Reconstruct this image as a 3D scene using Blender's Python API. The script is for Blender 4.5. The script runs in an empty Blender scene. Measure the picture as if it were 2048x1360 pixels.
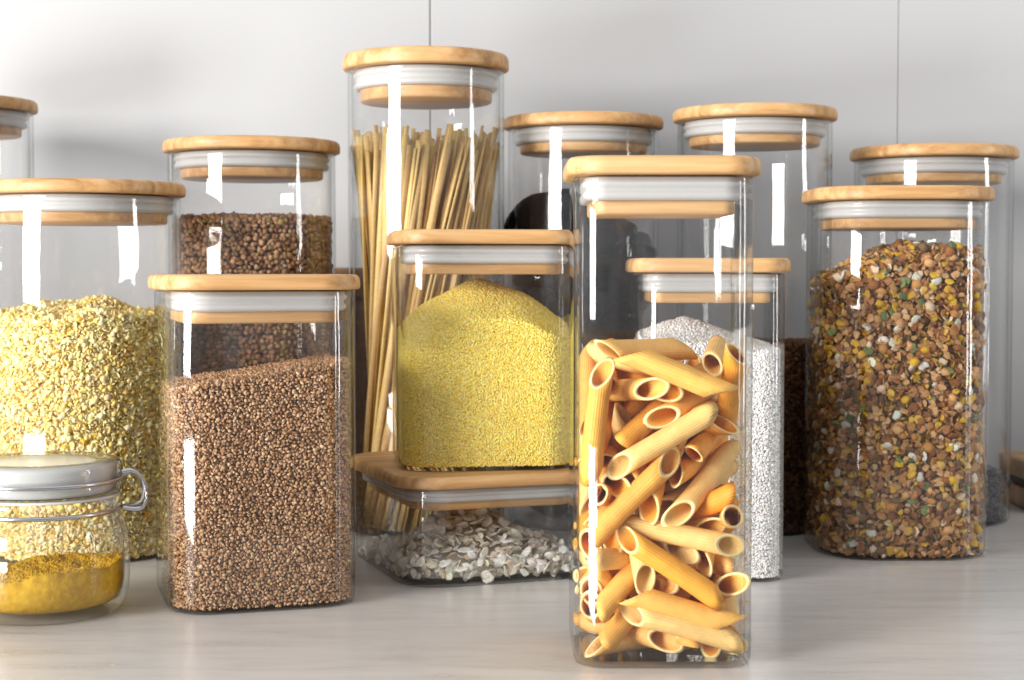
import bpy, math, random
import numpy as np
from mathutils import Vector, Matrix, Quaternion

rng = np.random.default_rng(7)
random.seed(7)
sc = bpy.context.scene
COL = sc.collection
R = math.radians

# ------------------------------------------------------------------ camera
F = 3300.0; HC = 0.194; PITCH = math.atan(140 / F)
cam = bpy.data.cameras.new('camera'); camo = bpy.data.objects.new('camera', cam); COL.objects.link(camo)
camo.location = (0, 0, HC); camo.rotation_euler = (math.pi / 2 - PITCH, 0, 0)
cam.sensor_width = 36; cam.lens = F / 2048 * 36; cam.clip_start = 0.02; cam.clip_end = 50
cam.dof.use_dof = True; cam.dof.focus_distance = 0.93; cam.dof.aperture_fstop = 15
sc.camera = camo

def at(px, py, d):
    """world x, z of the point seen at photo pixel (px, py) at depth d"""
    v = (680 - py) / F; u = (px - 1024) / F
    dy = math.cos(PITCH) + v * math.sin(PITCH); dz = -math.sin(PITCH) + v * math.cos(PITCH)
    return u * d / dy, HC + d * dz / dy

# ------------------------------------------------------------------ mesh helpers
def mesh_np(name, V, faces_by_n, mats=(), smooth=True, tint=None, mat_idx=None):
    """faces_by_n: list of int arrays (k, n)"""
    me = bpy.data.meshes.new(name)
    V = np.asarray(V, dtype=np.float32)
    loops = np.concatenate([np.asarray(f, dtype=np.int32).ravel() for f in faces_by_n])
    sizes = np.concatenate([np.full(len(f), np.asarray(f).shape[1], dtype=np.int32) for f in faces_by_n])
    starts = np.concatenate([[0], np.cumsum(sizes)[:-1]]).astype(np.int32)
    me.vertices.add(len(V)); me.vertices.foreach_set('co', V.ravel())
    me.loops.add(len(loops)); me.loops.foreach_set('vertex_index', loops)
    me.polygons.add(len(sizes)); me.polygons.foreach_set('loop_start', starts); me.polygons.foreach_set('loop_total', sizes)
    if mat_idx is not None: me.polygons.foreach_set('material_index', np.asarray(mat_idx, dtype=np.int32))
    if smooth: me.polygons.foreach_set('use_smooth', np.ones(len(sizes), dtype=bool))
    if tint is not None:
        a = me.color_attributes.new('tint', 'FLOAT_COLOR', 'POINT')
        c = np.ones((len(V), 4), dtype=np.float32); c[:, :3] = tint
        a.data.foreach_set('color', c.ravel())
    me.update(calc_edges=True); me.validate()
    for m in mats: me.materials.append(m)
    return me

def link(name, me, parent=None, loc=None, rotz=0):
    o = bpy.data.objects.new(name, me); COL.objects.link(o)
    if parent is not None: o.parent = parent
    if loc is not None: o.location = loc; o.rotation_euler = (0, 0, rotz)
    return o

def tag(o, label=None, cat=None, group=None, kind=None):
    if label: o['label'] = label
    if cat: o['category'] = cat
    if group: o['group'] = group
    if kind: o['kind'] = kind
    return o

def empty(name, loc, rotz=0):
    o = bpy.data.objects.new(name, None); o.empty_display_size = .02; COL.objects.link(o)
    o.location = loc; o.rotation_euler = (0, 0, rotz); return o

def outline(w, d, r, n=14):
    """rounded rectangle (a circle when r = w/2 = d/2)"""
    r = max(1e-4, min(r, w / 2 - 1e-5, d / 2 - 1e-5)); pts = []
    for cx, cy, a0 in ((w/2-r, d/2-r, 0), (-w/2+r, d/2-r, 90), (-w/2+r, -d/2+r, 180), (w/2-r, -d/2+r, 270)):
        for k in range(n):
            a = R(a0 + 90 * k / (n - 1)); pts.append((cx + r * math.cos(a), cy + r * math.sin(a)))
    return np.array(pts)

def loft(name, w, d, r, prof, mats, closed=False, n=14):
    """prof: (inset, z) rings; caps at both ends unless closed"""
    rings = []
    for ins, z in prof:
        o = outline(w - 2*ins, d - 2*ins, r - ins, n)
        rings.append(np.c_[o, np.full(len(o), z)])
    m = len(rings[0]); V = np.concatenate(rings); k = np.arange(m); k2 = (k + 1) % m; Q = []
    segs = len(prof) if closed else len(prof) - 1
    for i in range(segs):
        j = (i + 1) % len(prof)
        Q.append(np.c_[i*m + k, i*m + k2, j*m + k2, j*m + k])
    fs = [np.concatenate(Q)]
    if not closed:
        fs += [k[::-1][None, :], (k + (len(prof)-1)*m)[None, :]]
    return mesh_np(name, V, fs, mats)

def lathe(name, prof, mats, n=72, closed=False):
    V = []; m = n
    for r, z in prof:
        a = np.arange(n) / n * 2 * math.pi
        V.append(np.c_[r*np.cos(a), r*np.sin(a), np.full(n, z)])
    V = np.concatenate(V); k = np.arange(m); k2 = (k+1) % m; Q = []
    for i in range(len(prof) if closed else len(prof)-1):
        j = (i+1) % len(prof); Q.append(np.c_[i*m+k, i*m+k2, j*m+k2, j*m+k])
    fs = [np.concatenate(Q)]
    if not closed: fs += [k[::-1][None, :], (k+(len(prof)-1)*m)[None, :]]
    return mesh_np(name, V, fs, mats)

def tube(name, pts, rad, mats, n=10, cyclic=False):
    pts = [Vector(p) for p in pts]; N = len(pts); V = []; up = Vector((0, 0, 1))
    for i, p in enumerate(pts):
        a = pts[(i-1) % N] if (cyclic or i > 0) else p
        b = pts[(i+1) % N] if (cyclic or i < N-1) else p
        t = (b - a).normalized(); s = t.cross(up)
        if s.length < .1: s = t.cross(Vector((0, 1, 0)))
        s.normalize(); u = s.cross(t)
        for k in range(n):
            an = 2*math.pi*k/n; V.append(tuple(p + rad*(math.cos(an)*s + math.sin(an)*u)))
    k = np.arange(n); k2 = (k+1) % n; Q = []
    for i in range(N if cyclic else N-1):
        j = (i+1) % N; Q.append(np.c_[i*n+k, i*n+k2, j*n+k2, j*n+k])
    fs = [np.concatenate(Q)]
    if not cyclic: fs += [k[::-1][None, :], (k+(N-1)*n)[None, :]]
    return mesh_np(name, V, fs, mats)

# ------------------------------------------------------------------ materials
def new_mat(name):
    m = bpy.data.materials.new(name); m.use_nodes = True; nt = m.node_tree; nt.nodes.clear()
    out = nt.nodes.new('ShaderNodeOutputMaterial'); return m, nt, out
def N(nt, t, **kw):
    n = nt.nodes.new(t)
    for k, v in kw.items():
        if k.startswith('in_'): n.inputs[k[3:].replace('_', ' ')].default_value = v
        else: setattr(n, k, v)
    return n
def math_node(nt, op, a, b=None):
    n = nt.nodes.new('ShaderNodeMath'); n.operation = op
    for i, x in enumerate((a, b)):
        if x is None: continue
        if isinstance(x, (int, float)): n.inputs[i].default_value = x
        else: nt.links.new(x, n.inputs[i])
    return n.outputs[0]
def ramp(nt, fac, stops):
    n = nt.nodes.new('ShaderNodeValToRGB'); e = n.color_ramp.elements
    while len(e) < len(stops): e.new(0.5)
    for el, (p, c) in zip(e, stops): el.position = p; el.color = (*c, 1)
    nt.links.new(fac, n.inputs[0]); return n.outputs[0]

def glass_mat(name, edge=(.66, .70, .685), clear=.992, power=5.0, rough=.0, refl=1.0):
    m, nt, out = new_mat(name)
    lw = N(nt, 'ShaderNodeLayerWeight', in_Blend=.5)
    fac = lw.outputs['Facing']
    p5 = math_node(nt, 'POWER', fac, 5.0)
    fr = math_node(nt, 'ADD', math_node(nt, 'MULTIPLY', p5, .94), .048*refl)
    pw = math_node(nt, 'POWER', fac, power)
    mix = N(nt, 'ShaderNodeMix', data_type='RGBA')
    nt.links.new(pw, mix.inputs[0]); mix.inputs[6].default_value = (clear, clear, clear, 1); mix.inputs[7].default_value = (*edge, 1)
    tr = N(nt, 'ShaderNodeBsdfTransparent'); nt.links.new(mix.outputs[2], tr.inputs[0])
    gl = N(nt, 'ShaderNodeBsdfGlossy', in_Roughness=rough)
    tc = N(nt, 'ShaderNodeTexCoord'); wn = N(nt, 'ShaderNodeTexNoise', in_Scale=28.0, in_Detail=1.5); nt.links.new(tc.outputs['Object'], wn.inputs['Vector'])
    wb = N(nt, 'ShaderNodeBump', in_Strength=.35, in_Distance=.0012); nt.links.new(wn.outputs['Fac'], wb.inputs['Height']); nt.links.new(wb.outputs[0], gl.inputs['Normal'])
    sm = N(nt, 'ShaderNodeTexNoise', in_Scale=60.0, in_Detail=5.0); nt.links.new(tc.outputs['Object'], sm.inputs['Vector'])
    nt.links.new(ramp(nt, sm.outputs['Fac'], [(.45, (.012,)*3), (.75, (.09,)*3)]), gl.inputs['Roughness'])
    if hasattr(gl, 'distribution'): gl.distribution = 'GGX'
    ms = N(nt, 'ShaderNodeMixShader'); nt.links.new(fr, ms.inputs[0]); nt.links.new(tr.outputs[0], ms.inputs[1]); nt.links.new(gl.outputs[0], ms.inputs[2])
    nt.links.new(ms.outputs[0], out.inputs[0]); return m

def principled(name, col=None, rough=.5, **kw):
    m, nt, out = new_mat(name)
    b = N(nt, 'ShaderNodeBsdfPrincipled'); b.inputs['Roughness'].default_value = rough
    if col: b.inputs['Base Color'].default_value = (*col, 1)
    for k, v in kw.items(): b.inputs[k].default_value = v
    nt.links.new(b.outputs[0], out.inputs[0]); return m, nt, b

def tint_mat(name, rough=.6, spec=.3, sss=0.0, fine=900, var=.25):
    """each grain carries its own colour; a little mottling inside a grain"""
    m, nt, b = principled(name, rough=rough)
    b.inputs['Specular IOR Level'].default_value = spec
    at_ = N(nt, 'ShaderNodeAttribute', attribute_name='tint')
    tc = N(nt, 'ShaderNodeTexCoord'); ns = N(nt, 'ShaderNodeTexNoise', in_Scale=fine, in_Detail=2.0)
    nt.links.new(tc.outputs['Object'], ns.inputs['Vector'])
    r = ramp(nt, ns.outputs['Fac'], [(.3, (1-var,)*3), (.7, (1+var*.4,)*3)])
    mx = N(nt, 'ShaderNodeMix', data_type='RGBA', blend_type='MULTIPLY'); mx.inputs[0].default_value = 1
    nt.links.new(at_.outputs['Color'], mx.inputs[6]); nt.links.new(r, mx.inputs[7])
    nt.links.new(mx.outputs[2], b.inputs['Base Color'])
    if sss:
        b.inputs['Subsurface Weight'].default_value = sss; b.inputs['Subsurface Radius'].default_value = (.004, .003, .001)
        b.inputs['Subsurface Scale'].default_value = 1
    return m

def wood_mat(name, c1, c2, c3, scale=1.0):
    m, nt, b = principled(name, rough=.42)
    b.inputs['Specular IOR Level'].default_value = .35
    tc = N(nt, 'ShaderNodeTexCoord'); mp = N(nt, 'ShaderNodeMapping'); mp.inputs['Scale'].default_value = (3*scale, 90*scale, 60*scale)
    oi = N(nt, 'ShaderNodeObjectInfo'); add = N(nt, 'ShaderNodeVectorMath', operation='ADD')
    nt.links.new(tc.outputs['Object'], mp.inputs[0]); nt.links.new(mp.outputs[0], add.inputs[0])
    sc_ = math_node(nt, 'MULTIPLY', oi.outputs['Random'], 37.0)
    cx = N(nt, 'ShaderNodeCombineXYZ'); nt.links.new(sc_, cx.inputs[0]); nt.links.new(sc_, cx.inputs[1]); nt.links.new(cx.outputs[0], add.inputs[1])
    ns = N(nt, 'ShaderNodeTexNoise', in_Scale=2.2, in_Detail=6.0, in_Roughness=.65); nt.links.new(add.outputs[0], ns.inputs['Vector'])
    c = ramp(nt, ns.outputs['Fac'], [(.28, c1), (.5, c2), (.72, c3)])
    # bamboo strips
    mp2 = N(nt, 'ShaderNodeMapping'); mp2.inputs['Scale'].default_value = (2, 60, 1); nt.links.new(tc.outputs['Object'], mp2.inputs[0])
    vo = N(nt, 'ShaderNodeTexVoronoi', in_Scale=1.0); nt.links.new(mp2.outputs[0], vo.inputs['Vector'])
    hsv = N(nt, 'ShaderNodeHueSaturation'); nt.links.new(c, hsv.inputs['Color'])
    sep = N(nt, 'ShaderNodeSeparateColor'); nt.links.new(vo.outputs['Color'], sep.inputs[0])
    nt.links.new(math_node(nt, 'ADD', math_node(nt, 'MULTIPLY', sep.outputs[0], .42), .8), hsv.inputs['Value'])
    nt.links.new(hsv.outputs[0], b.inputs['Base Color'])
    bp = N(nt, 'ShaderNodeBump', in_Strength=.12, in_Distance=.0005); nt.links.new(ns.outputs['Fac'], bp.inputs['Height']); nt.links.new(bp.outputs[0], b.inputs['Normal'])
    return m

M = {}
M['glass'] = glass_mat('jar_glass')
M['wood'] = wood_mat('bamboo', (.36, .175, .06), (.55, .32, .135), (.67, .44, .22))
M['dark_wood'] = wood_mat('brown_wood', (.14, .07, .03), (.22, .11, .055), (.30, .16, .08))
M['board_wood'] = wood_mat('board_wood', (.30, .17, .08), (.42, .25, .13), (.52, .32, .18))
M['silicone'], _, _b = principled('clear_silicone', (.50, .50, .49), .3)
_b.inputs['Subsurface Weight'].default_value = .4; _b.inputs['Subsurface Radius'].default_value = (.004, .004, .004); _b.inputs['Subsurface Scale'].default_value = 1
M['steel'], _, _b = principled('steel_wire', (.55, .55, .57), .22, Metallic=1.0)
M['rubber'], _, _b = principled('rubber_ring', (.62, .60, .55), .5)
M['dark'], _, _b = principled('gap_black', (.02, .02, .02), .5)  # near-black fill for the shaded gap between the two boards

# ------------------------------------------------------------------ the setting
def wall_material():
    m, nt, b = principled('painted_wall', rough=.5)
    tc = N(nt, 'ShaderNodeTexCoord'); ns = N(nt, 'ShaderNodeTexNoise', in_Scale=3.0, in_Detail=3.0); nt.links.new(tc.outputs['Object'], ns.inputs['Vector'])
    nt.links.new(ramp(nt, ns.outputs['Fac'], [(.35, (.385, .390, .398)), (.65, (.408, .413, .42))]), b.inputs['Base Color'])
    n2 = N(nt, 'ShaderNodeTexNoise', in_Scale=350.0, in_Detail=2.0); nt.links.new(tc.outputs['Object'], n2.inputs['Vector'])
    bp = N(nt, 'ShaderNodeBump', in_Strength=.05, in_Distance=.0004); nt.links.new(n2.outputs['Fac'], bp.inputs['Height']); nt.links.new(bp.outputs[0], b.inputs['Normal'])
    return m
def table_material():
    m, nt, b = principled('laminate', rough=.2)
    b.inputs['Specular IOR Level'].default_value = .5
    tc = N(nt, 'ShaderNodeTexCoord'); mp = N(nt, 'ShaderNodeMapping'); mp.inputs['Scale'].default_value = (9, 42, 1); nt.links.new(tc.outputs['Object'], mp.inputs[0])
    ns = N(nt, 'ShaderNodeTexNoise', in_Scale=1.5, in_Detail=9.0, in_Roughness=.68); ns.inputs['Distortion'].default_value = .4; nt.links.new(mp.outputs[0], ns.inputs['Vector'])
    c = ramp(nt, ns.outputs['Fac'], [(.25, (.38, .355, .32)), (.40, (.51, .49, .465)), (.55, (.56, .545, .525)), (.8, (.60, .59, .575))])
    nt.links.new(c, b.inputs['Base Color'])
    nt.links.new(ramp(nt, ns.outputs['Fac'], [(.3, (.28,)*3), (.7, (.2,)*3)]), b.inputs['Roughness'])
    return m
WALL_Y = 1.42
MW = wall_material(); MT = table_material()
def box_np(x0, x1, y0, y1, z0, z1):
    V = [(x, y, z) for z in (z0, z1) for y in (y0, y1) for x in (x0, x1)]
    return V, [(0, 2, 3, 1), (4, 5, 7, 6), (0, 1, 5, 4), (2, 6, 7, 3), (0, 4, 6, 2), (1, 3, 7, 5)]
# wall: slabs with bevelled joints
xs = [-1.9, -1.6697, -1.2697, -.8697, -.4697-.0, -.0697, .3303, .7303, 1.1303, 1.9]
xs = [-1.9, -1.27, -.67, -.0697, .3303, .9303, 1.9]; FAINT = .3303
zs = [-.9, .4285, 1.7]
V = []; Fc = []
g = .0003; bev = .0009
V2, F2 = box_np(-1.9, 1.9, WALL_Y + .003, WALL_Y + .03, -.9, 1.7); Fc += [tuple(i + len(V) for i in f) for f in F2]; V += V2
for i in range(len(xs)-1):
    for j in range(2):
        x0, x1, z0, z1 = xs[i]+(g if i != 4 else .0001), xs[i+1]-(g if i != 3 else .0001), zs[j]+g, zs[j+1]-g
        n0 = len(V); yb = WALL_Y + .0035; yf = WALL_Y
        V += [(x0, yb, z0), (x1, yb, z0), (x1, yb, z1), (x0, yb, z1)]
        V += [(x0, yf+bev, z0), (x1, yf+bev, z0), (x1, yf+bev, z1), (x0, yf+bev, z1)]
        bl = .00035 if xs[i] == FAINT else bev; br = .00035 if xs[i+1] == FAINT else bev
        V += [(x0+bl, yf, z0+bev), (x1-br, yf, z0+bev), (x1-br, yf, z1-bev), (x0+bl, yf, z1-bev)]
        for a in (0, 4):
            for k in range(4): Fc.append((n0+a+k, n0+a+(k+1) % 4, n0+a+4+(k+1) % 4, n0+a+4+k))
        Fc.append((n0+8, n0+9, n0+10, n0+11))
me = bpy.data.meshes.new('wall'); me.from_pydata(V, [], Fc); me.materials.append(MW)
tag(link('wall', me), 'pale grey panelled wall behind the jars', kind='structure')
prof = [(WALL_Y-.001, 0), (.741, 0), (.7375, -.001), (.736, -.004), (.736, -.034), (.738, -.038), (.742, -.040), (WALL_Y-.001, -.040)]
V = [(x, y, z) for x in (-1.9, 1.9) for (y, z) in prof]; k = len(prof)
Fc = [(i, (i+1) % k, (i+1) % k + k, i+k) for i in range(k)] + [tuple(range(k))[::-1], tuple(range(k, 2*k))]
me = bpy.data.meshes.new('countertop'); me.from_pydata(V, [], Fc); me.materials.append(MT)
tag(link('countertop', me), 'pale grey glossy laminate countertop under the jars', kind='structure')

# ------------------------------------------------------------------ jars
def make_jar(name, label, cx, cy, z0, w, d, r, ztop, rotz, lid_t=.009, over=.0035, gask=.0125, plug=.0065, t=.0030, base=.0026, group=None, cat='jar', lr=None):
    """ztop: height of the lid's top above the table"""
    H = ztop - z0; hg = H - lid_t - .0006
    root = empty(name, (cx, cy, z0), rotz); tag(root, label, cat, group)
    prof = [(.0035, 0), (.0012, .0008), (.0003, .003), (0, .007), (0, hg*.33), (0, hg*.66), (0, hg-.0012), (.0004, hg-.0003), (.0012, hg), (t-.0008, hg), (t-.0001, hg-.0008),
            (t, hg-.003), (t, hg*.66), (t, hg*.33), (t, base+.003), (t+.0007, base+.001), (t+.0025, base)]
    link('glass_body', loft('glass_body', w, d, r, prof, [M['glass']], n=18), root)
    # lid: disc / rounded square, a plug and a ribbed silicone ring around it
    wl, dl, rl = w + 2*over, d + 2*over, r + over
    zl = hg + .0006
    lid = link('lid', loft('lid', wl, dl, rl, [(.0015, zl), (.0004, zl+.0006), (0, zl+.0018), (0, zl+lid_t*.55), (.0006, zl+lid_t*.82), (.0018, zl+lid_t*.96), (.0035, zl+lid_t)], [M['wood']], n=18), root)
    pi = t + .0062
    link('lid_plug', loft('lid_plug', w, d, r, [(pi+.0012, zl-gask-plug), (pi, zl-gask-plug+.001), (pi, zl-gask), (pi+.001, zl-.0002)], [M['wood']], n=18), lid)
    a, b = t + .0012, pi + .0002
    rp = [(b-.0004, zl-.0004), (b-.002, zl-.0008), (a+.0012, zl-.0012), (a+.0012, zl-.003), (a, zl-.0038), (a+.0006, zl-.0056), (a+.0018, zl-.0062), (a+.0018, zl-gask+.0045), (a+.0004, zl-gask+.0036), (a+.0006, zl-gask+.0018), (a+.0022, zl-gask+.0004), (b, zl-gask)]
    link('seal_ring', loft('seal_ring', w, d, r, rp[::-1] + [(b+.0006, zl-.001)], [M['silicone']], closed=True, n=18), lid)
    return root

J = {}
def jar_px(key, name, label, px, dc, w, r, ztop, rot=0, z0=0, d=None, **kw):
    cx, _ = at(px, 600, dc)
    J[key] = dict(cx=cx, cy=dc, z0=z0, w=w, d=d or w, r=r, rot=R(rot))
    return make_jar(name, label, cx, dc, z0, w, d or w, r, ztop, R(rot), **kw)

RD = 'round jars with bamboo lids'; SQ = 'square jars with bamboo lids'
jar_px('penne', 'storage_jar', 'tall square glass jar with bamboo lid nearest the camera, filled with orange penne', 1316, .838, .0880, .016, .2490, 0, group=SQ)
jar_px('buck', 'storage_jar', 'square glass jar with bamboo lid holding fine brown buckwheat, beside the clip top jar', 505, .980, .1085, .024, .1915, 18, lid_t=.0088, group=SQ)
jar_px('salt', 'storage_jar', 'square glass jar of white rice standing right behind the penne jar', 1411, 1.062, .092, .016, .2015, 0, lid_t=.009, group=SQ)
jar_px('muesli', 'storage_jar', 'wide rounded jar filled with brown and yellow muesli at the right', 1790, 1.150, .1165, .040, .2500, 0, group=SQ)
jar_px('grey', 'storage_jar', 'round lidded jar at far right with a little dark grey seed, behind the muesli', 1864, 1.290, .121, .0605, .2885, group=RD)
jar_px('dark', 'storage_jar', 'tall round jar holding dark brown grain, between the rice jar and the wall', 1507, 1.250, .116, .058, .3145, group=RD)
jar_px('black', 'storage_jar', 'round jar holding black dried mushrooms, behind the penne jar and beside the pasta strands', 1166, 1.272, .1155, .05775, .3105, group=RD)
jar_px('spag', 'storage_jar', 'tallest round jar, standing behind the stacked jar and full of long pasta strands', 853, 1.236, .1165, .05825, .3530, group=RD, lid_t=.0115, gask=.015, plug=.0085)
jar_px('kern', 'storage_jar', 'round jar half full of coarse dark buckwheat kernels, behind the fine buckwheat jar', 506, 1.222, .1225, .06125, .2885, group=RD)
jar_px('corn', 'storage_jar', 'wide round jar of pale yellow flakes behind the clip top jar', 165, 1.137, .134, .067, .2535, group=RD)
jar_px('far', 'storage_jar', 'empty looking round jar cut off by the left edge of the picture', -84, 1.300, .118, .059, .3270, group=RD)

# low box and the jar standing on it
u = (math.cos(R(20)), math.sin(R(20))); v = (-u[1], u[0])
BW, BD = .126, .150
bx = -.0625 + u[0]*BW/2 + v[0]*BD/2; by = .990 + u[1]*BW/2 + v[1]*BD/2
J['box'] = dict(cx=bx, cy=by, z0=0, w=BW, d=BD, r=.028, rot=R(20))
make_jar('storage_box', 'low wide glass box with bamboo lid holding white oat flakes, under the yellow couscous jar', bx, by, 0, BW, BD, .028, .0685, R(20), lid_t=.0078, gask=.0095, plug=.005, base=.0034, over=.004, cat='food box')
jar_px('cous', 'storage_jar', 'square glass jar of yellow couscous standing on the lid of the low glass box', 963, 1.080, .1135, .024, .2192, 7, z0=.0687, group=SQ)

# ------------------------------------------------------------------ contents
def ico():
    t = (1 + 5**.5)/2
    V = np.array([(-1,t,0),(1,t,0),(-1,-t,0),(1,-t,0),(0,-1,t),(0,1,t),(0,-1,-t),(0,1,-t),(t,0,-1),(t,0,1),(-t,0,-1),(-t,0,1)], float)
    V /= np.linalg.norm(V[0])
    Fa = np.array([(0,11,5),(0,5,1),(0,1,7),(0,7,10),(0,10,11),(1,5,9),(5,11,4),(11,10,2),(10,7,6),(7,1,8),(3,9,4),(3,4,2),(3,2,6),(3,6,8),(3,8,9),(4,9,5),(2,4,11),(6,2,10),(8,6,7),(9,8,1)])
    return V, Fa
def proto_grain(jit=.12, sq=(1, 1, 1)):
    V, Fa = ico(); V = V * (1 + rng.normal(0, jit, (len(V), 1))) * np.array(sq); return V, Fa
def proto_tetra():
    """a plump three-sided kernel"""
    V, Fa = ico(); d = np.array([(1, 1, 1), (1, -1, -1), (-1, 1, -1), (-1, -1, 1)])/3**.5
    s = np.max(V @ d.T, axis=1); V = V * (.72 + .42*np.clip(s, 0, 1)**3)[:, None]; return V, Fa
def proto_flake(n=9, th=.13, warp=.25):
    a = np.arange(n)/n*2*math.pi; rr = 1 + rng.normal(0, .13, n)
    ex = rng.uniform(.7, 1.0)
    ring = np.c_[np.cos(a)*rr, np.sin(a)*rr*ex, np.zeros(n)]
    def bend(P): P = P.copy(); P[:, 2] += warp*(P[:, 0]**2*.6 - P[:, 1]**2*.3) + .08*np.sin(P[:, 0]*4+P[:, 1]*3); return P
    top = bend(ring*np.array([.72, .72, 1])); top[:, 2] += th; mid = bend(ring); bot = bend(ring*np.array([.72, .72, 1])); bot[:, 2] -= th
    c1 = bend(np.zeros((1, 3))); c1[0, 2] += th*1.1; c2 = bend(np.zeros((1, 3))); c2[0, 2] -= th*1.1
    V = np.concatenate([top, mid, bot, c1, c2]); k = np.arange(n); k2 = (k+1) % n; T = []
    T += [np.c_[k+n, k2+n, k2], np.c_[k+n, k2, k], np.c_[k+2*n, k2+2*n, k2+n], np.c_[k+2*n, k2+n, k+n]]
    T += [np.c_[k, k2, np.full(n, 3*n)], np.c_[k2+2*n, k+2*n, np.full(n, 3*n+1)]]
    return V, np.concatenate(T)

def rand_rot(n):
    q = rng.normal(size=(n, 4)); q /= np.linalg.norm(q, axis=1)[:, None]; w, x, y, z = q.T
    return np.stack([np.stack([1-2*(y*y+z*z), 2*(x*y-z*w), 2*(x*z+y*w)], 1), np.stack([2*(x*y+z*w), 1-2*(x*x+z*z), 2*(y*z-x*w)], 1), np.stack([2*(x*z-y*w), 2*(y*z+x*w), 1-2*(x*x+y*y)], 1)], 1)
def rot_to(nrm, spread):
    """rotations that bring local z near nrm"""
    n = len(nrm); z = nrm + rng.normal(0, spread, (n, 3)); z /= np.linalg.norm(z, axis=1)[:, None]
    a = rng.normal(size=(n, 3)); x = a - (a*z).sum(1)[:, None]*z; x /= np.linalg.norm(x, axis=1)[:, None]; y = np.cross(z, x)
    return np.stack([x, y, z], 2)

class Grains:
    def __init__(s): s.V = []; s.F = []; s.C = []; s.n = 0
    def add(s, protos, P, Rm, S, C):
        which = rng.integers(0, len(protos), len(P))
        for k, (pv, pf) in enumerate(protos):
            m = which == k
            if not m.any(): continue
            X = np.einsum('nij,vj->nvi', Rm[m], pv) * S[m][:, None, None] + P[m][:, None, :]
            nn = m.sum(); nv = len(pv)
            s.F.append((pf[None] + (np.arange(nn)*nv)[:, None, None]).reshape(-1, 3) + s.n)
            s.V.append(X.reshape(-1, 3)); s.C.append(np.repeat(C[m], nv, axis=0)); s.n += nn*nv
    def core(s, V, T, c):
        s.F.append(np.asarray(T) + s.n); s.V.append(V); s.C.append(np.tile(c, (len(V), 1))); s.n += len(V)
    def build(s, name, mat, j, smooth):
        me = mesh_np(name, np.concatenate(s.V), [np.concatenate(s.F)], [mat], smooth, tint=np.concatenate(s.C))
        return link(name, me, None, (j['cx'], j['cy'], j['z0']), j['rot'])

def pal(n, cols, wts, jit=.08):
    cols = np.array(cols); w = np.array(wts, float); w /= w.sum()
    c = cols[rng.choice(len(cols), n, p=w)]
    return np.clip(c * (1 + rng.normal(0, jit, (n, 1))) * (1 + rng.normal(0, jit*.3, (n, 3))), .003, .95)

def perim(o, dist):
    seg = np.roll(o, -1, 0) - o; L = np.linalg.norm(seg, axis=1); cum = np.concatenate([[0], np.cumsum(L)]); tot = cum[-1]
    dist = dist % tot; i = np.clip(np.searchsorted(cum, dist, side='right') - 1, 0, len(o)-1)
    f = (dist - cum[i]) / np.maximum(L[i], 1e-9); p = o[i] + f[:, None]*seg[i]
    nn = np.c_[seg[i][:, 1], -seg[i][:, 0]]/np.maximum(L[i], 1e-9)[:, None]
    return p, nn, tot

def fill(j, size, top, t=.0030, jd=.5, base=.0026, dens=1.0, layers=2, zmin=None):
    """points + outward normals of grains that touch the glass, and of the open top. top(x, y) is in the jar's frame"""
    ps = []; ns = []
    w, d, r = j['w'], j['d'], j['r']; z0 = base if zmin is None else zmin
    for L in range(layers):
        ins = t + size*(.55 + 1.3*L)
        o = outline(w-2*ins, d-2*ins, max(r-ins, .002), 16)
        tot = perim(o, np.array([0.]))[2]; step = size*1.75/math.sqrt(dens)
        nz = int(.4/step); nx = int(tot/step)
        zz, ss = np.meshgrid(np.arange(nz), np.arange(nx), indexing='ij')
        s_ = (ss + .5*(zz % 2) + rng.uniform(-.36, .36, ss.shape))*step
        z = z0 + size*.7 + (zz + rng.uniform(-.36, .36, ss.shape))*step*.9
        s_ = s_.ravel(); z = z.ravel(); p, nn, _ = perim(o, s_)
        tp = top(p[:, 0], p[:, 1]); ok = z < tp; p, nn, z = p[ok], nn[ok], z[ok]
        p = p - nn*rng.uniform(0, size*jd, (len(p), 1))
        ps.append(np.c_[p, z]); ns.append(np.c_[nn, np.zeros(len(nn))])
    ins = t + size*.6; W, D, RR = w/2-ins, d/2-ins, max(r-ins, .002)
    step = size*1.6/math.sqrt(dens)
    for L in range(2):
        gx, gy = np.meshgrid(np.arange(-W, W, step), np.arange(-D, D, step)); gx = gx.ravel() + rng.uniform(-.45, .45, gx.size)*step; gy = gy.ravel() + rng.uniform(-.45, .45, gy.size)*step
        qx = np.maximum(np.abs(gx)-(W-RR), 0); qy = np.maximum(np.abs(gy)-(D-RR), 0)
        ok = (np.hypot(qx, qy) < RR) & (np.abs(gx) < W) & (np.abs(gy) < D); gx, gy = gx[ok], gy[ok]
        z = top(gx, gy) - size*(.1 + L*1.1) + rng.uniform(-.35, .45, len(gx))*size
        ps.append(np.c_[gx, gy, z]); ns.append(np.tile([0, 0, 1.], (len(gx), 1)))
    P = np.concatenate(ps); Nn = np.concatenate(ns); ok = P[:, 2] > z0 + size*.2
    return P[ok], Nn[ok]

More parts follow.
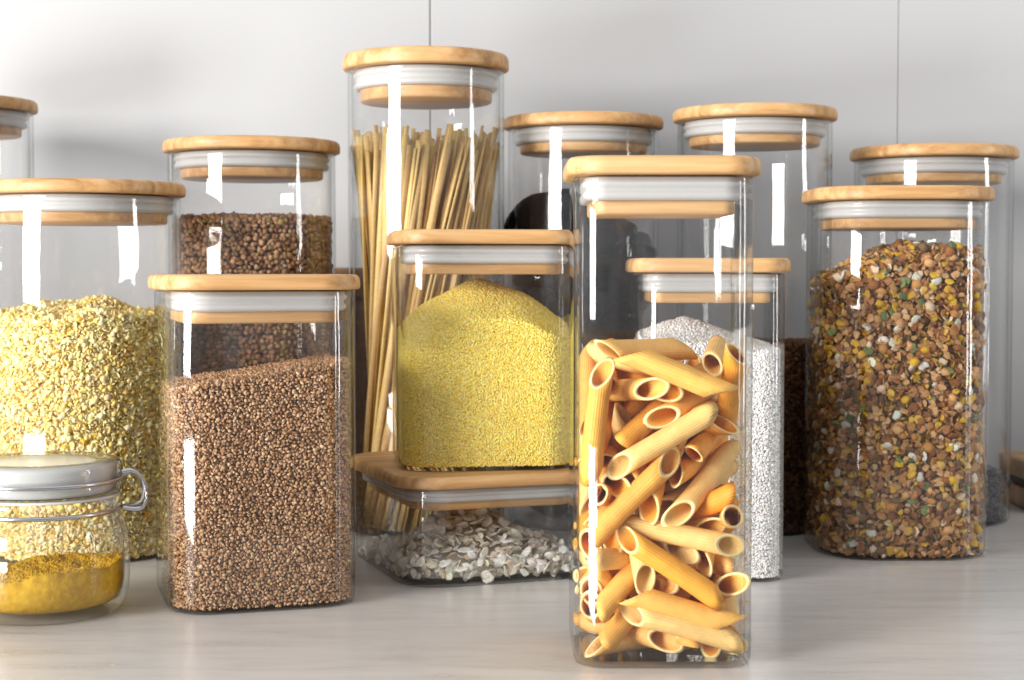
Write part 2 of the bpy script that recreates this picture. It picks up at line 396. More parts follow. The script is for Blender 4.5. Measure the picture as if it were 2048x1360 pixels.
def core_mesh(j, inset, top, drop, base=.0026):
    o = outline(j['w']-2*inset, j['d']-2*inset, max(j['r']-inset, .003), 10); m = len(o); V = []; T = []
    V.append(np.c_[o, np.full(m, base+.0006)]); fr = [1, .95, .85, .72, .58, .44, .3, .16]
    for f in fr:
        p = o*f; V.append(np.c_[p, np.maximum(top(p[:, 0], p[:, 1]) - drop, base+.001)])
    V.append([[0, 0, float(top(np.array([0.]), np.array([0.]))[0]) - drop], [0, 0, base+.0006]])
    k = np.arange(m); k2 = (k+1) % m
    for i in range(len(fr)):
        a, b = i*m, (i+1)*m; T += [np.c_[k+a, k2+a, k2+b], np.c_[k+a, k2+b, k+b]]
    e = (len(fr))*m; T += [np.c_[k+e, k2+e, np.full(m, e+m)], np.c_[k2, k, np.full(m, e+m+1)]]
    return np.concatenate(V), np.concatenate(T)

def lumps(seed, amp, freq):
    r_ = np.random.default_rng(seed); ks = r_.normal(0, freq, (7, 2)); ph = r_.uniform(0, 6.28, 7)
    return lambda x, y: amp*sum(np.sin(ks[i, 0]*x + ks[i, 1]*y + ph[i]) for i in range(7))/2.6

def zrel(j, py, dd=None):
    """height above the content's jar base of the photo row py, seen at the jar's front glass"""
    return at(1024, py, (dd or j['cy']-j['w']*.45))[1] - j['z0']

def granular(name, key, size, top, protos, cols, wts, mat, label, cat, flat=None, szj=.15, base=.0026, core=(.1, .06, .04), smooth=False, dens=1.0, jit=.08, jd=.5, extra=None):
    j = J[key]; G = Grains(); P, Nn = fill(j, size, top, base=base, dens=dens, jd=jd)
    Rm = rand_rot(len(P)) if flat is None else rot_to(Nn, flat)
    S = size*np.clip(1 + rng.normal(0, szj, len(P)), .6, 1.6)
    G.add(protos, P, Rm, S, pal(len(P), cols, wts, jit))
    if extra: extra(G, P, Nn)
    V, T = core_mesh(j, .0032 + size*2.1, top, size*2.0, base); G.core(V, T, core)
    o = G.build(name, mat, j, smooth); tag(o, label, cat, kind='stuff'); return o

# fine buckwheat
j = J['buck']; l1 = lumps(1, .0012, 90)
zl_, zr_ = zrel(j, 775, .94), zrel(j, 722, .97)
top = lambda x, y: (zl_+zr_)/2 + np.clip((x*math.cos(.3)-y*.15)/.045, -1, 1)*(zr_-zl_)/2 + l1(x, y)
MG = tint_mat('grain', .8, .12)
granular('fine_buckwheat', 'buck', .00118, top, [proto_grain(.33, (1.15, .75, .85)) for _ in range(7)] + [proto_flake(6, .3, .4)],
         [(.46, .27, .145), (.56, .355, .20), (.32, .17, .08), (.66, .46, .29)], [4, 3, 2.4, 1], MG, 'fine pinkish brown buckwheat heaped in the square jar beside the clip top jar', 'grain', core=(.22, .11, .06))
# coarse kernels
j = J['kern']; l2 = lumps(2, .0012, 60); zt = zrel(j, 432, 1.17)
granular('buckwheat_kernels', 'kern', .0021, lambda x, y: zt + l2(x, y), [proto_tetra() for _ in range(2)] + [proto_grain(.22, (1.1, .75, .9)) for _ in range(4)],
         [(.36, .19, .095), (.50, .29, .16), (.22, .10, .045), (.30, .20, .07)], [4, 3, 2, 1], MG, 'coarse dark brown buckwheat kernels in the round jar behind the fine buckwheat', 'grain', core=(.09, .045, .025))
# pale yellow flakes
j = J['corn']; l3 = lumps(3, .0042, 75); zt = zrel(j, 632, 1.08)
granular('corn_flakes', 'corn', .0017, lambda x, y: zt + .004 - (x*x+y*y)*1.6 + l3(x, y), [proto_flake(7, .2, .6) for _ in range(6)] + [proto_grain(.3)],
         [(.98, .78, .33), (.98, .84, .48), (.97, .71, .22), (.94, .57, .10)], [4, 4, 2, .5], tint_mat('flake_yellow', .75, .12, var=.08), 'pale yellow crumbled corn flakes piled in the wide round jar at the left', 'cereal', dens=1.7, jd=.3, smooth=True, core=(.96, .68, .18), szj=.3)
# couscous
j = J['cous']; zp = zrel(j, 562, 1.07); ze = zrel(j, 645, 1.03); l4 = lumps(4, .0009, 110)
def topc(x, y):
    r_ = np.hypot(x-.0015, y*.9); return zp + .001 - (zp-ze+.001)*np.clip(r_/.051, 0, 1.3)**1.55 + l4(x, y)
granular('couscous', 'cous', .00080, topc, [proto_grain(.12) for _ in range(4)],
         [(.98, .76, .17), (.98, .81, .27), (.98, .70, .12)], [4, 3, 2], tint_mat('couscous_yellow', .7, .15, var=.08), 'bright yellow couscous heaped to a peak in the jar on the low glass box', 'grain', core=(.97, .72, .13), jd=.2, dens=1.9, smooth=True)
# rice
j = J['salt']; zp = zrel(j, 634, 1.05); ze = zrel(j, 695, 1.03); l5 = lumps(5, .001, 100)
def topr(x, y): return ze + (zp-ze)*np.clip(1 - np.hypot(x+.014, y)/.052, -.1, 1) + l5(x, y)
granular('white_rice', 'salt', .00105, topr, [proto_grain(.08, (1.5, .7, .7)) for _ in range(4)],
         [(.78, .775, .76), (.72, .715, .70), (.85, .845, .83)], [4, 2, 3], tint_mat('rice_white', .6, .2, var=.05), 'white rice heaped in the square jar behind the penne', 'grain', core=(.88, .87, .85), dens=1.9, jd=.2, smooth=True)
# muesli
j = J['muesli']; zt = zrel(j, 520, 1.10); l6 = lumps(6, .004, 80)
def topm(x, y): return zt - .001 + .009*np.exp(-((x-.008)/.024)**2) + x*.17 + l6(x, y)
def msl(G, P, Nn):
    k = rng.random(len(P)) < .05; Q = P[k] + Nn[k]*.0006
    G.add([proto_flake(9, .22, .1) for _ in range(3)], Q, rot_to(Nn[k], .35), np.full(k.sum(), .0036), pal(k.sum(), [(.20, .26, .10), (.13, .17, .07), (.72, .70, .60), (.62, .40, .08)], [.8, .6, 2.4, 1.8], .1))
granular('muesli', 'muesli', .0025, topm, [proto_flake(7, .09, .5) for _ in range(9)] + [proto_grain(.3)],
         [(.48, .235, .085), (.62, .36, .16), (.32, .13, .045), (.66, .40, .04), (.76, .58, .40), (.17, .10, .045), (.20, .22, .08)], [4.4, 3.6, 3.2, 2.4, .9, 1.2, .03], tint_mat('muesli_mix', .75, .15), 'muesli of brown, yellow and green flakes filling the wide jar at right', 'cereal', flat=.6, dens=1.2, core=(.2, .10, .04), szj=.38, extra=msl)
# grey seeds in the far right jar, dark grain in the jar behind the rice
j = J['grey']; zt = zrel(j, 905, 1.25)
granular('poppy_seeds', 'grey', .0013, lambda x, y: zt - x*.35, [proto_grain(.1)], [(.09, .09, .095), (.14, .14, .15), (.05, .05, .055)], [3, 2, 2], MG, 'dark grey poppy seeds at the bottom of the far right jar', 'seeds', core=(.04, .04, .045))
j = J['dark']; zt = zrel(j, 690, 1.2); l7 = lumps(8, .001, 70)
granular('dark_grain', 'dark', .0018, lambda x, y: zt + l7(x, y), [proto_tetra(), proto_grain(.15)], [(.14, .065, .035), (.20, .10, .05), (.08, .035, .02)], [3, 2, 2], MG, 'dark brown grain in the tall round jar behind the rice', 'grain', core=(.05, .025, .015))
# oat flakes in the low box
j = J['box']; zc = zrel(j, 1040, 1.05); l8 = lumps(9, .0022, 90)
def topo(x, y): return .0085 + .0315*np.exp(-((x+.005)**2+(y+.02)**2)/.0019) + np.clip(l8(x, y), -.0025, .003)
granular('oat_flakes', 'box', .0040, topo, [proto_flake(10, .10, .2) for _ in range(6)],
         [(.93, .90, .80), (.94, .92, .85), (.88, .80, .65), (.78, .64, .47)], [4, 4, 2, 1], tint_mat('oats', .6, .25), 'white oat flakes heaped in the low glass box', 'cereal', flat=.55, base=.0034, core=(.74, .69, .58), szj=.22)

# black dried mushrooms: crumpled caps
def crumple(r_, seed, mats):
    rr = np.random.default_rng(seed); n, m = 26, 16; V = []
    k = rr.normal(0, 2.2, (6, 3)); ph = rr.uniform(0, 6.3, 6)
    for i in range(m):
        th = math.pi*(i+.5)/m
        for q in range(n):
            a = 2*math.pi*q/n; p = np.array([math.sin(th)*math.cos(a), math.sin(th)*math.sin(a), math.cos(th)*.7])
            s = 1 + .13*sum(math.sin(k[t] @ p*1.6 + ph[t]) for t in range(6))/1.5
            V.append(p*s*r_)
    V = np.array(V); kk = np.arange(n); k2 = (kk+1) % n
    Q = np.concatenate([np.c_[i*n+kk, (i+1)*n+kk, (i+1)*n+k2, i*n+k2] for i in range(m-1)])
    return mesh_np('dried_mushroom', V, [Q, kk[None, :], (kk+(m-1)*n)[::-1][None, :]], mats)
M['black'], nt_, b_ = principled('black_skin', (.006, .0055, .007), .6); b_.inputs['Specular IOR Level'].default_value = .15
ns_ = N(nt_, 'ShaderNodeTexNoise', in_Scale=160.0, in_Detail=4.0); tc_ = N(nt_, 'ShaderNodeTexCoord'); nt_.links.new(tc_.outputs['Object'], ns_.inputs['Vector'])
bp_ = N(nt_, 'ShaderNodeBump', in_Strength=.6, in_Distance=.001); nt_.links.new(ns_.outputs['Fac'], bp_.inputs['Height']); nt_.links.new(bp_.outputs[0], b_.inputs['Normal'])
j = J['black']; protos_m = [crumple(1.0, 20+i, [M['black']]) for i in range(5)]
bi = 0
zz = .024
while zz < .262:
    cnt = 5 if zz < .225 else 3
    for q in range(cnt):
        a = 2*math.pi*q/cnt + bi*.7 + (2.6 if cnt == 3 else 0); rad = .0345 if cnt == 5 else .030; s = random.uniform(.0195, .0225)
        o = link('dried_mushroom', protos_m[bi % 5], None, (j['cx']+rad*math.cos(a), j['cy']+rad*math.sin(a), zz + random.uniform(-.003, .003) + (.006 if q % 2 else 0)))
        o.rotation_euler = (random.uniform(-.5, .5), random.uniform(-.5, .5), random.uniform(0, 6)); o.scale = (s, s, s)
        tag(o, 'black wrinkled dried mushroom among others in the round jar behind the penne', 'mushroom', 'black dried mushrooms in the round jar'); bi += 1
    zz += .030

for q, (a, rad, z, s) in enumerate([(3.45, .027, .234, .029), (4.1, .024, .200, .031), (3.1, .027, .196, .028), (5.0, .024, .218, .030), (4.5, .026, .165, .030), (3.4, .026, .160, .029), (5.8, .024, .19, .030)]):
    o = link('dried_mushroom', protos_m[q % 5], None, (j['cx']+rad*math.cos(a), j['cy']+rad*math.sin(a), z))
    o.rotation_euler = (random.uniform(-.5, .5), random.uniform(-.5, .5), random.uniform(0, 6)); o.scale = (s, s, s)
    tag(o, 'black wrinkled dried mushroom among others in the round jar behind the penne', 'mushroom', 'black dried mushrooms in the round jar')

# ------------------------------------------------------------------ long pasta strands
def strand_mesh(L, wd, th, bow, mats):
    pts = [(bow*math.sin(math.pi*i/8), 0, L*i/8) for i in range(9)]; n = 8; V = []
    for p in pts:
        for k in range(n):
            a = 2*math.pi*k/n; V.append((p[0]+wd*math.cos(a), p[1]+th*math.sin(a), p[2]))
    k = np.arange(n); k2 = (k+1) % n
    Q = np.concatenate([np.c_[i*n+k, i*n+k2, (i+1)*n+k2, (i+1)*n+k] for i in range(8)])
    return mesh_np('pasta_strand', V, [Q, k[::-1][None, :], (k+8*n)[None, :]], mats)
def pasta_mat(name, cols, rough=.5, sss=.2):
    m, nt, b = principled(name, rough=rough)
    oi = N(nt, 'ShaderNodeObjectInfo'); c = ramp(nt, oi.outputs['Random'], [(i/(len(cols)-1), c) for i, c in enumerate(cols)])
    tc = N(nt, 'ShaderNodeTexCoord'); ns = N(nt, 'ShaderNodeTexNoise', in_Scale=140.0, in_Detail=3.0); nt.links.new(tc.outputs['Object'], ns.inputs['Vector'])
    mx = N(nt, 'ShaderNodeMix', data_type='RGBA', blend_type='MULTIPLY'); mx.inputs[0].default_value = 1
    nt.links.new(c, mx.inputs[6]); nt.links.new(ramp(nt, ns.outputs['Fac'], [(.3, (.86, .84, .8)), (.7, (1.04, 1.04, 1.04))]), mx.inputs[7]); nt.links.new(mx.outputs[2], b.inputs['Base Color'])
    b.inputs['Subsurface Weight'].default_value = sss; b.inputs['Subsurface Radius'].default_value = (.003, .0016, .0006); b.inputs['Subsurface Scale'].default_value = 1
    return m
MS = pasta_mat('strand_pasta', [(.52, .32, .13), (.68, .47, .18), (.76, .56, .21), (.60, .38, .15)], .5, .1)
j = J['spag']
smesh = [strand_mesh(1.0, .0022, .0010, random.uniform(-.006, .006), [MS]) for _ in range(5)]
ztop0 = at(1024, 278, 1.22)[1]
cnt = 0
for (rb, rt, num) in ((.0480, .0542, 104), (.0425, .0480, 72), (.033, .040, 44), (.022, .031, 24)):
    for q in range(num):
        a = 2*math.pi*(q + random.uniform(-.35, .35))/num
        tw = R(-78 + random.uniform(-14, 14))
        r0 = rb + random.uniform(-.003, .001); r1 = rt + random.uniform(-.0035, .0012)
        p = Vector((r0*math.cos(a), r0*math.sin(a), .0045)); zt = ztop0 + random.uniform(-.012, .010)
        q1 = Vector((r1*math.cos(a-tw), r1*math.sin(a-tw), zt)); d = q1 - p
        o = link('pasta_strand', smesh[cnt % 5]); o.location = p + Vector((j['cx'], j['cy'], 0))
        qt = Vector((0, 0, 1)).rotation_difference(d.normalized()); o.rotation_mode = 'QUATERNION'
        o.rotation_quaternion = qt @ Quaternion((0, 0, 1), random.uniform(0, 6.28)); o.scale = (1, 1, d.length)
        tag(o, 'long straight golden brown pasta strand in the twisted bundle inside the tallest jar', 'pasta', 'long pasta strands in the tallest jar'); cnt += 1

# ------------------------------------------------------------------ penne
PR = .0056; PL = .0615
def penne_mesh(bow, seed, mats):
    rr = np.random.default_rng(seed); n = 28; m = 10; k_ = 1.22 + rr.uniform(-.1, .15); a = PL/2 - PR*k_*.9; V = []
    for rad in (PR, PR-.00125):
        for i in range(m):
            t = -1 + 2*i/(m-1)
            for q in range(n):
                an = 2*math.pi*q/n; y = rad*math.cos(an)*(1+.05*t*t); z = rad*math.sin(an)*(1-.04*(1-t*t))
                x = t*(a) + k_*y; bz = bow*(1-(x/(PL/2))**2)
                V.append((x, y, z + bz))
    k = np.arange(n); k2 = (k+1) % n; Q = []; idx = []
    for i in range(m-1): Q.append(np.c_[i*n+k, i*n+k2, (i+1)*n+k2, (i+1)*n+k][:, ::-1]); idx += [0]*n
    o = m*n
    for i in range(m-1): Q.append(np.c_[o+i*n+k, o+i*n+k2, o+(i+1)*n+k2, o+(i+1)*n+k]); idx += [0]*n
    Q.append(np.c_[k, k2, o+k2, o+k]); idx += [1]*n
    e = (m-1)*n; Q.append(np.c_[e+k, e+k2, o+e+k2, o+e+k][:, ::-1]); idx += [1]*n
    me = mesh_np('penne', V, [np.concatenate(Q)], mats, mat_idx=idx)
    return me
MP = pasta_mat('penne_pasta', [(.77, .28, .018), (.81, .38, .04), (.83, .58, .22), (.78, .31, .02), (.83, .50, .12)], .62, .06)
def ridge(m, depth):
    nt = m.node_tree; b = next(n for n in nt.nodes if n.type == 'BSDF_PRINCIPLED'); tc = N(nt, 'ShaderNodeTexCoord'); sp = N(nt, 'ShaderNodeSeparateXYZ'); nt.links.new(tc.outputs['Object'], sp.inputs[0])
    an = math_node(nt, 'SINE', math_node(nt, 'MULTIPLY', math_node(nt, 'ARCTAN2', sp.outputs[1], sp.outputs[2]), 26.0))
    ns = N(nt, 'ShaderNodeTexNoise', in_Scale=700.0, in_Detail=3.0); nt.links.new(tc.outputs['Object'], ns.inputs['Vector'])
    h = math_node(nt, 'ADD', math_node(nt, 'MULTIPLY', an, .5), ns.outputs['Fac'])
    bp = N(nt, 'ShaderNodeBump', in_Strength=depth, in_Distance=.00035); nt.links.new(h, bp.inputs['Height']); nt.links.new(bp.outputs[0], b.inputs['Normal'])
ridge(MP, .35)
MPR = pasta_mat('penne_rim', [(.90, .68, .30), (.92, .74, .38)], .55, .2)
pmesh = [penne_mesh(random.uniform(-.0015, .0015), 50+i, [MP, MPR]) for i in range(4)]
# photo rows of the pieces that lie against the front glass: x0, y0, x1, y1, depth rank, opening (1 first end, 2 second end, 0 side)
PIECES = [
 (1190,688,1360,700,2,0),(1232,700,1478,790,0,0),(1392,712,1300,700,1,1),(1445,705,1490,760,1,0),(1322,770,1225,790,0,1),
 (1207,748,1190,950,0,1),(1211,940,1420,830,0,1),(1225,880,1312,812,1,2),(1197,1085,1362,905,0,2),(1180,1045,1292,925,1,0),
 (1368,898,1465,892,1,2),(1345,955,1490,915,1,0),(1358,1045,1475,955,0,1),(1308,1035,1392,975,2,1),(1290,1062,1492,1085,0,2),
 (1245,1068,1425,1170,0,1),(1226,1092,1215,1060,1,1),(1400,1150,1485,1100,1,0),(1472,1158,1430,1180,0,1),(1340,1225,1402,1165,1,1),
 (1195,1220,1283,1132,0,2),(1200,1285,1332,1158,0,2),(1290,1208,1478,1278,0,0),(1255,1245,1455,1315,1,1),(1335,1322,1245,1305,0,1),
 (1450,1250,1492,1205,1,2),(1195,1310,1245,1330,1,0),(1432,1030,1478,1045,1,0),
 (1310,845,1395,808,1,1),(1400,830,1490,815,1,0),(1490,1315,1440,1300,1,1),(1250,830,1240,870,2,0),(1345,800,1300,780,1,1),
 (1165,860,1158,720,1,0),(1162,1110,1175,1080,1,1),(1160,1170,1172,1200,1,1),(1160,1020,1160,930,1,0),(1420,745,1480,700,2,0),
]
j = J['penne']; cx, cy = j['cx'], j['cy']; HW = j['w']/2 - .0032
front = cy - HW
P0 = []; P1 = []; flag = []
ax = PL - 2*PR*.75
for (x0, y0, x1, y1, rk, op) in PIECES:
    dn = front + PR + .0005 + rk*.0075
    X0, Z0 = at(x0, y0, dn); X1, Z1 = at(x1, y1, dn)
    # the pixels mark the tips: pull both ends in by most of a radius
    v2 = np.array([X1-X0, Z1-Z0]); ln = np.linalg.norm(v2); uu = v2/ln
    ln2 = max(ln - 1.1*PR, .004); c2 = np.array([X0+X1, Z0+Z1])/2
    if ln2 >= ax*.8: A = c2 - uu*ax/2; B = c2 + uu*ax/2; dd = 0.0
    else:
        ln3 = max(ln2, ax*(.45 if op == 1 and ln < .02 else .82)); A = np.array([X0, Z0]) + uu*PR*.4; B = A + uu*ln3; dd = math.sqrt(max(ax*ax - ln3*ln3, 0))
    P0.append((A[0]-cx, dn-cy, A[1])); P1.append((B[0]-cx, dn-cy+dd, B[1])); flag.append(op)
P0 = np.array(P0); P1 = np.array(P1); nf = len(P0)
NB = 84
pr = np.random.default_rng(11)
c = np.c_[pr.uniform(-HW+.012, HW-.012, NB), pr.uniform(-HW+.034, HW-.006, NB), pr.uniform(.015, .155, NB)]
dr = pr.normal(size=(NB, 3))*np.array([1, .3, .8]); dr /= np.linalg.norm(dr, axis=1)[:, None]
P0 = np.r_[P0, c - dr*ax/2]; P1 = np.r_[P1, c + dr*ax/2]; T0, T1 = P0[:nf].copy(), P1[:nf].copy()
def relax(P0, P1, iters=420):
    n = len(P0); I, K = np.triu_indices(n, 1); RRd = 2*PR*.97
    for it in range(iters):
        d1 = P1[I]-P0[I]; d2 = P1[K]-P0[K]; r = P0[I]-P0[K]
        a = (d1*d1).sum(1); e = (d2*d2).sum(1); f = (d2*r).sum(1); cc = (d1*r).sum(1); b = (d1*d2).sum(1); den = a*e-b*b
        s = np.where(den > 1e-12, np.clip((b*f-cc*e)/np.maximum(den, 1e-12), 0, 1), .5)
        t = np.clip((b*s+f)/e, 0, 1); s = np.clip((b*t-cc)/a, 0, 1)
        q1 = P0[I]+d1*s[:, None]; q2 = P0[K]+d2*t[:, None]; dv = q1-q2; dist = np.linalg.norm(dv, axis=1)
        m = dist < RRd
        if m.any():
            dvm = dv[m]/np.maximum(dist[m], 1e-6)[:, None]; same = dist[m] < 1e-5; dvm[same] = (0, 1, 0)
            fi, fk = I[m] < nf, K[m] < nf
            push = (RRd-dist[m])[:, None]*dvm*.42
            wi = np.where(fi & ~fk, .15, np.where(~fi & fk, .85, .5))[:, None]
            # front pieces give way in depth rather than sideways
            si, ti = s[m][:, None], t[m][:, None]
            D0 = np.zeros_like(P0); D1 = np.zeros_like(P1); cn = np.ones(n)
            np.add.at(D0, I[m], push*wi*2*(1-si)); np.add.at(D1, I[m], push*wi*2*si)
            np.add.at(D0, K[m], -push*(1-wi)*2*(1-ti)); np.add.at(D1, K[m], -push*(1-wi)*2*ti)
            np.add.at(cn, I[m], .35); np.add.at(cn, K[m], .35)
            P0 = P0 + D0/cn[:, None]; P1 = P1 + D1/cn[:, None]
        if it < iters-40:
            w = .12
            P0[:nf, 0] += (T0[:, 0]-P0[:nf, 0])*w; P0[:nf, 2] += (T0[:, 2]-P0[:nf, 2])*w
            P1[:nf, 0] += (T1[:, 0]-P1[:nf, 0])*w; P1[:nf, 2] += (T1[:, 2]-P1[:nf, 2])*w
            P0[:nf, 1] += (T0[:, 1]-P0[:nf, 1])*.03; P1[:nf, 1] += (T1[:, 1]-P1[:nf, 1])*.01
            P0[nf:, 2] -= .00012; P1[nf:, 2] -= .00012
        lim = HW - PR
        for P in (P0, P1):
            P[:, 0] = np.clip(P[:, 0], -lim, lim); P[:, 1] = np.clip(P[:, 1], -lim, lim); P[:, 2] = np.clip(P[:, 2], .0028+PR, .154)
        c = (P0+P1)/2; d = P1-P0; d /= np.linalg.norm(d, axis=1)[:, None]
        P0 = c - d*ax/2; P1 = c + d*ax/2
    return P0, P1
P0, P1 = relax(P0, P1)
LAB = {1: 'long amber penne tube sloping down to the right across the top of the pasta pile', 2: 'penne tube near the top right of the pile, its round hollow end facing the camera',
       4: 'penne tube at upper left whose oval hollow end faces right', 5: 'upright penne tube against the left side of the penne jar',
       6: 'long penne tube rising to the right across the upper middle of the jar', 8: 'long penne tube rising to the right through the middle, below a parallel one',
       14: 'nearly level penne tube right of the middle of the jar', 15: 'penne tube sloping down to the right just under the level one',
       16: 'penne tube with a small round dark hollow end left of the middle', 22: 'long penne tube sloping down to the right near the bottom',
       23: 'pale penne tube near the bottom with a pointed oval opening at its left end', 24: 'lowest penne tube, its oval opening resting on the jar floor'}
for i in range(len(P0)):
    p = Vector(P0[i]); q = Vector(P1[i]); xa = (q-p).normalized(); camd = Vector((-cx, -cy, .05)).normalized()
    y_ = camd - camd.dot(xa)*xa
    if y_.length < .05: y_ = Vector((0, 0, 1)) - xa.z*xa
    y_.normalize(); op = flag[i] if i < nf else -1
    ang = {1: random.uniform(-.5, .5), 2: math.pi + random.uniform(-.5, .5), 0: random.choice((-1, 1))*random.uniform(1.3, 1.9)}.get(op, random.uniform(0, 6.28))
    y_ = Quaternion(xa, ang) @ y_; z_ = xa.cross(y_)
    o = link('penne', pmesh[i % 4]); mt = Matrix((xa, y_, z_)).transposed().to_4x4(); mt.translation = (p+q)/2 + Vector((cx, cy, 0))
    o.matrix_world = mt
    tag(o, LAB.get(i, 'amber penne tube packed among the others in the tall front jar'), 'pasta', 'penne tubes in the tall front jar')

# ------------------------------------------------------------------ clip-top jar with turmeric
mx, _ = at(86, 1100, .932); my = .932
cj = empty('clip_top_jar', (mx, my, 0), R(12)); cj.scale = (1, 1, 1.13); tag(cj, 'small round clip top glass jar with wire clasp at lower left, holding turmeric', 'jar')
M['glass_lid'] = glass_mat('lid_glass', (.38, .42, .40), .90, 2.2, .04, 2.2)
t = .003
prof = [(.034, .0022), (.036, .0004), (.0395, 0), (.0425, .0012), (.0455, .005), (.0475, .011), (.0482, .018), (.0482, .030), (.0478, .038), (.0462, .0445), (.0435, .049), (.0415, .0515), (.0412, .0535), (.0432, .0545), (.0435, .0575), (.0425, .0585),
        (.0395, .0585), (.0385, .053), (.0390, .050), (.0432, .044), (.0448, .038), (.0452, .030), (.0452, .018), (.0445, .012), (.0425, .0075), (.038, .0052)]
link('glass_body', lathe('glass_body', prof, [M['glass']]), cj)
lid = link('glass_lid', lathe('glass_lid', [(.034, .0600), (.0425, .0602), (.0440, .0612), (.0443, .0650), (.0438, .0662), (.0425, .0668), (.0430, .0675), (.0440, .0682), (.0442, .0735), (.0436, .0755), (.0415, .0768), (.038, .0772), (.036, .0768), (.034, .0760), (.028, .0756)], [M['glass_lid']]), cj)
M['lidband'], _, _b = principled('frosted_glass', (.84, .86, .84), .18); _b.inputs['Transmission Weight'].default_value = .25
link('lid_insert', lathe('lid_insert', [(.034, .0608), (.0405, .0612), (.0412, .0655), (.0414, .0735), (.0400, .0750), (.036, .0757)], [M['lidband']]), lid)
link('rubber_seal', lathe('rubber_seal', [(.0385, .0586), (.0432, .0586), (.0437, .0592), (.0432, .0599), (.0385, .0599)], [M['rubber']]), cj)
def ring(r_, z, n=64, a0=0, a1=360): return [(r_*math.cos(R(a0+(a1-a0)*i/n)), r_*math.sin(R(a0+(a1-a0)*i/n)), z) for i in range(n + (0 if a1-a0 == 360 else 1))]
link('neck_wire', tube('neck_wire', ring(.0432, .0520), .0011, [M['steel']], cyclic=True), cj)
link('lid_wire', tube('lid_wire', ring(.0446, .0670), .0010, [M['steel']], cyclic=True), cj)
def arc_pts(P, n=6):
    """Catmull-Rom through P"""
    P = [Vector(p) for p in P]; P = [P[0]] + P + [P[-1]]; out = []
    for i in range(1, len(P)-2):
        for k in range(n):
            t_ = k/n; a, b, c_, d_ = P[i-1:i+3]
            out.append(.5*((2*b) + (c_-a)*t_ + (2*a-5*b+4*c_-d_)*t_*t_ + (3*b-a-3*c_+d_)*t_**3))
    out.append(P[-2]); return out
clasp = link('clasp', tube('clasp', arc_pts([(.0440, -.006, .0700), (.0500, -.006, .0705), (.0555, -.006, .0665), (.0580, -.006, .0590), (.0565, -.006, .0530), (.0525, -.006, .0510), (.0440, -.006, .0520)]), .0013, [M['steel']]), cj)
link('clasp_lever', tube('clasp_lever', arc_pts([(.0440, .006, .0675), (.0500, .006, .0685), (.0545, .006, .0655), (.0560, .003, .0590), (.0545, -.003, .0540), (.0440, -.001, .0520)]), .0012, [M['steel']]), clasp)
# turmeric
MTu, ntu, btu = principled('turmeric', rough=.9); btu.inputs['Specular IOR Level'].default_value = .1
tcu = N(ntu, 'ShaderNodeTexCoord'); nsu = N(ntu, 'ShaderNodeTexNoise', in_Scale=260.0, in_Detail=5.0); ntu.links.new(tcu.outputs['Object'], nsu.inputs['Vector'])
ntu.links.new(ramp(ntu, nsu.outputs['Fac'], [(.3, (.50, .27, .010)), (.7, (.66, .41, .025))]), btu.inputs['Base Color'])
bpu = N(ntu, 'ShaderNodeBump', in_Strength=.7, in_Distance=.0012); ntu.links.new(nsu.outputs['Fac'], bpu.inputs['Height']); ntu.links.new(bpu.outputs[0], btu.inputs['Normal'])
lu = lumps(31, .0012, 130); lu2 = lumps(32, .0004, 500)
lu3 = lumps(33, .0003, 1400)
hz = lambda x, y: .0250 + x*.10 + lu(x, y) + lu2(x, y) + lu3(x, y)
n = 180; V = []; rows = [(.036, .0055), (.041, .0078), (.0436, .0125), (.0444, .0178)]
for r_, z in rows:
    a = np.arange(n)/n*2*math.pi; V.append(np.c_[r_*np.cos(a), r_*np.sin(a), np.full(n, z)])
for f in np.linspace(1, .03, 60):
    a = np.arange(n)/n*2*math.pi; r_ = .0446*f; x, y = r_*np.cos(a), r_*np.sin(a); V.append(np.c_[x, y, hz(x, y)])
V = np.concatenate(V); m = len(V)//n; k = np.arange(n); k2 = (k+1) % n
Q = np.concatenate([np.c_[i*n+k, i*n+k2, (i+1)*n+k2, (i+1)*n+k] for i in range(m-1)])
TG = Grains(); ra = rng.uniform(0, 2*math.pi, 2600); rr_ = .0440*np.sqrt(rng.random(2600)); tx, ty = rr_*np.cos(ra), rr_*np.sin(ra)
TG.add([proto_grain(.3) for _ in range(4)], np.c_[tx, ty, hz(tx, ty)], rand_rot(2600), rng.uniform(.0002, .0008, 2600)**1.0, np.ones((2600, 3)))
GV = np.concatenate(TG.V); GF = np.concatenate(TG.F) + len(V); V = np.concatenate([V, GV])
o = link('turmeric_powder', mesh_np('turmeric_powder', V, [Q, GF, k[::-1][None, :], (k+(m-1)*n)[None, :]], [MTu]), None, (mx, my, 0))
tag(o, 'golden turmeric powder sloping in the bottom of the clip top jar', 'spice', kind='stuff')

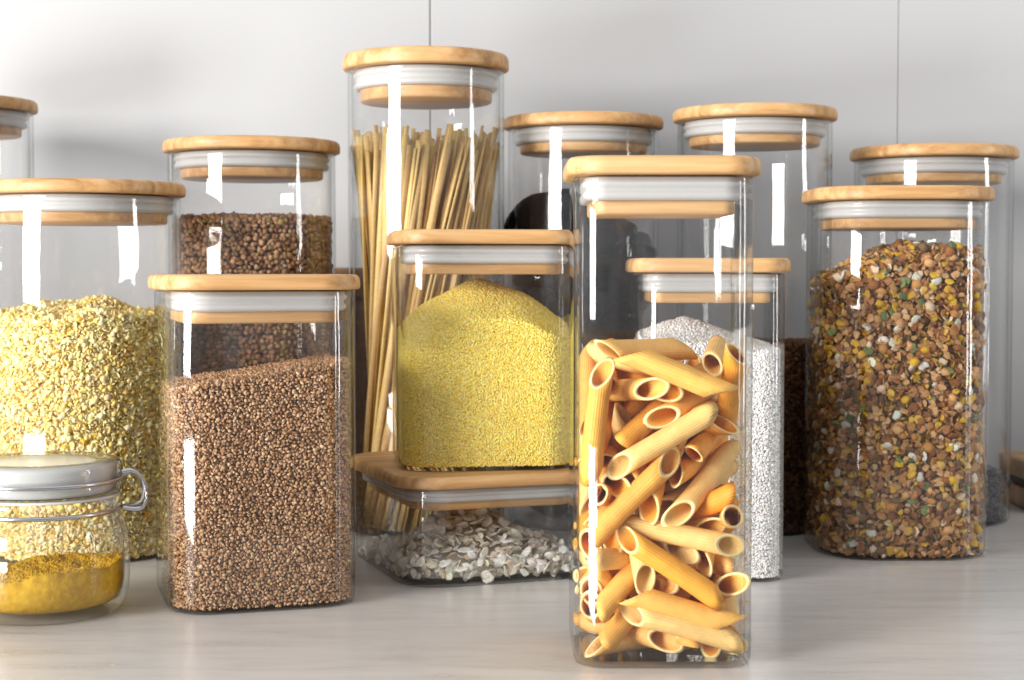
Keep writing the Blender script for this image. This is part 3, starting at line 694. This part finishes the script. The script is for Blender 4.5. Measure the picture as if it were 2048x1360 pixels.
# ------------------------------------------------------------------ small wooden things behind
def slab(name, w, d, h, r, mats, z=0): return loft(name, w, d, r, [(.002, z), (0, z+.002), (0, z+h-.002), (.002, z+h)], mats, n=8)
X, Z = at(712, 533, 1.375); bxo = empty('wooden_box', (X-.006, 1.375, 0)); tag(bxo, 'brown wooden box against the wall, seen between the buckwheat jars and the long pasta', 'box')
link('box_body', slab('box_body', .066, .06, Z-.026, .003, [M['dark_wood']]), bxo)
link('box_lid', slab('box_lid', .070, .064, .0245, .004, [M['board_wood']], Z-.0255), bxo)
X, _ = at(2030, 960, 1.335); bd = link('chopping_board', slab('chopping_board', .26, .08, .016, .006, [M['board_wood']]), None, (X+.13, 1.345, .026)); tag(bd, 'small brown wooden board edge at the right edge of the picture', 'board')
bd2 = link('gap_slab', slab('gap_slab', .24, .07, .0085, .004, [M['dark']]), None, (X+.128, 1.345, .0172)); tag(bd2, 'black filler slab for the shaded gap under the wooden board at the right edge', 'mat')  # added slab: shade of the gap between the boards, put in as black
bd3 = link('chopping_board', slab('chopping_board_low', .25, .076, .0165, .006, [M['board_wood']]), None, (X+.13, 1.345, .0004)); tag(bd3, 'lower wooden board below the dark gap at the right edge', 'board')

# ------------------------------------------------------------------ light
az, el, dist = R(48), R(11), 4.0
tgt = Vector((0, 1.08, .12)); dirv = Vector((-math.sin(az)*math.cos(el), -math.cos(az)*math.cos(el), math.sin(el)))
def area(name, loc, target, sx, sy, power, col):
    L = bpy.data.lights.new(name, 'AREA'); L.shape = 'RECTANGLE'; L.size = sx; L.size_y = sy; L.energy = power; L.color = col
    o = bpy.data.objects.new(name, L); COL.objects.link(o); o.location = loc
    o.rotation_euler = (Vector(target)-Vector(loc)).to_track_quat('-Z', 'Y').to_euler(); return o
area('window_light', tgt + dirv*dist, tgt, 1.45, 1.3, 238, (1.0, .965, .92))
low = tgt + Vector((-math.sin(az), -math.cos(az), 0))*3.0; low.z = -.64
area('low_streak_light', low, (tgt.x, tgt.y, -.2), 1.3, .9, 105, (1.0, .985, .965))  # added lamp below counter height, puts highlight streaks low on the jars
area('side_light', (1.75, .75, .45), (.2, 1.0, .15), .14, 1.0, 9.0, (1.0, .99, .97))  # added narrow lamp out of view, brightens the right glass edges
w = bpy.data.worlds.new('World'); sc.world = w; w.use_nodes = True; nt = w.node_tree; nt.nodes.clear()
out = nt.nodes.new('ShaderNodeOutputWorld'); bg = nt.nodes.new('ShaderNodeBackground'); nt.links.new(bg.outputs[0], out.inputs[0])
tc = nt.nodes.new('ShaderNodeTexCoord'); sp = nt.nodes.new('ShaderNodeSeparateXYZ'); nt.links.new(tc.outputs['Generated'], sp.inputs[0])
left = math_node(nt, 'MULTIPLY', math_node(nt, 'MAXIMUM', math_node(nt, 'MULTIPLY', sp.outputs[0], -1.0), 0.0), .38)
up = math_node(nt, 'MULTIPLY', math_node(nt, 'MAXIMUM', sp.outputs[2], 0.0), .75)
f = math_node(nt, 'ADD', math_node(nt, 'ADD', left, up), .28)
cc = nt.nodes.new('ShaderNodeCombineColor'); nt.links.new(f, cc.inputs[0]); nt.links.new(f, cc.inputs[1]); nt.links.new(math_node(nt, 'MULTIPLY', f, 1.03), cc.inputs[2])
nt.links.new(cc.outputs[0], bg.inputs[0]); bg.inputs[1].default_value = 1.0

# ------------------------------------------------------------------ render settings
sc.render.engine = 'CYCLES'
c = sc.cycles
c.max_bounces = 14; c.diffuse_bounces = 7; c.glossy_bounces = 5; c.transmission_bounces = 10; c.transparent_max_bounces = 64
c.caustics_reflective = False; c.caustics_refractive = False; c.sample_clamp_indirect = 6; c.blur_glossy = .3
c.use_denoising = True
try: c.denoiser = 'OPENIMAGEDENOISE'; c.denoising_input_passes = 'RGB_ALBEDO_NORMAL'; c.denoising_prefilter = 'ACCURATE'
except Exception: pass
sc.view_settings.view_transform = 'Standard'; sc.view_settings.look = 'None'; sc.view_settings.exposure = 0; sc.view_settings.gamma = 1
sc.view_settings.use_curve_mapping = False
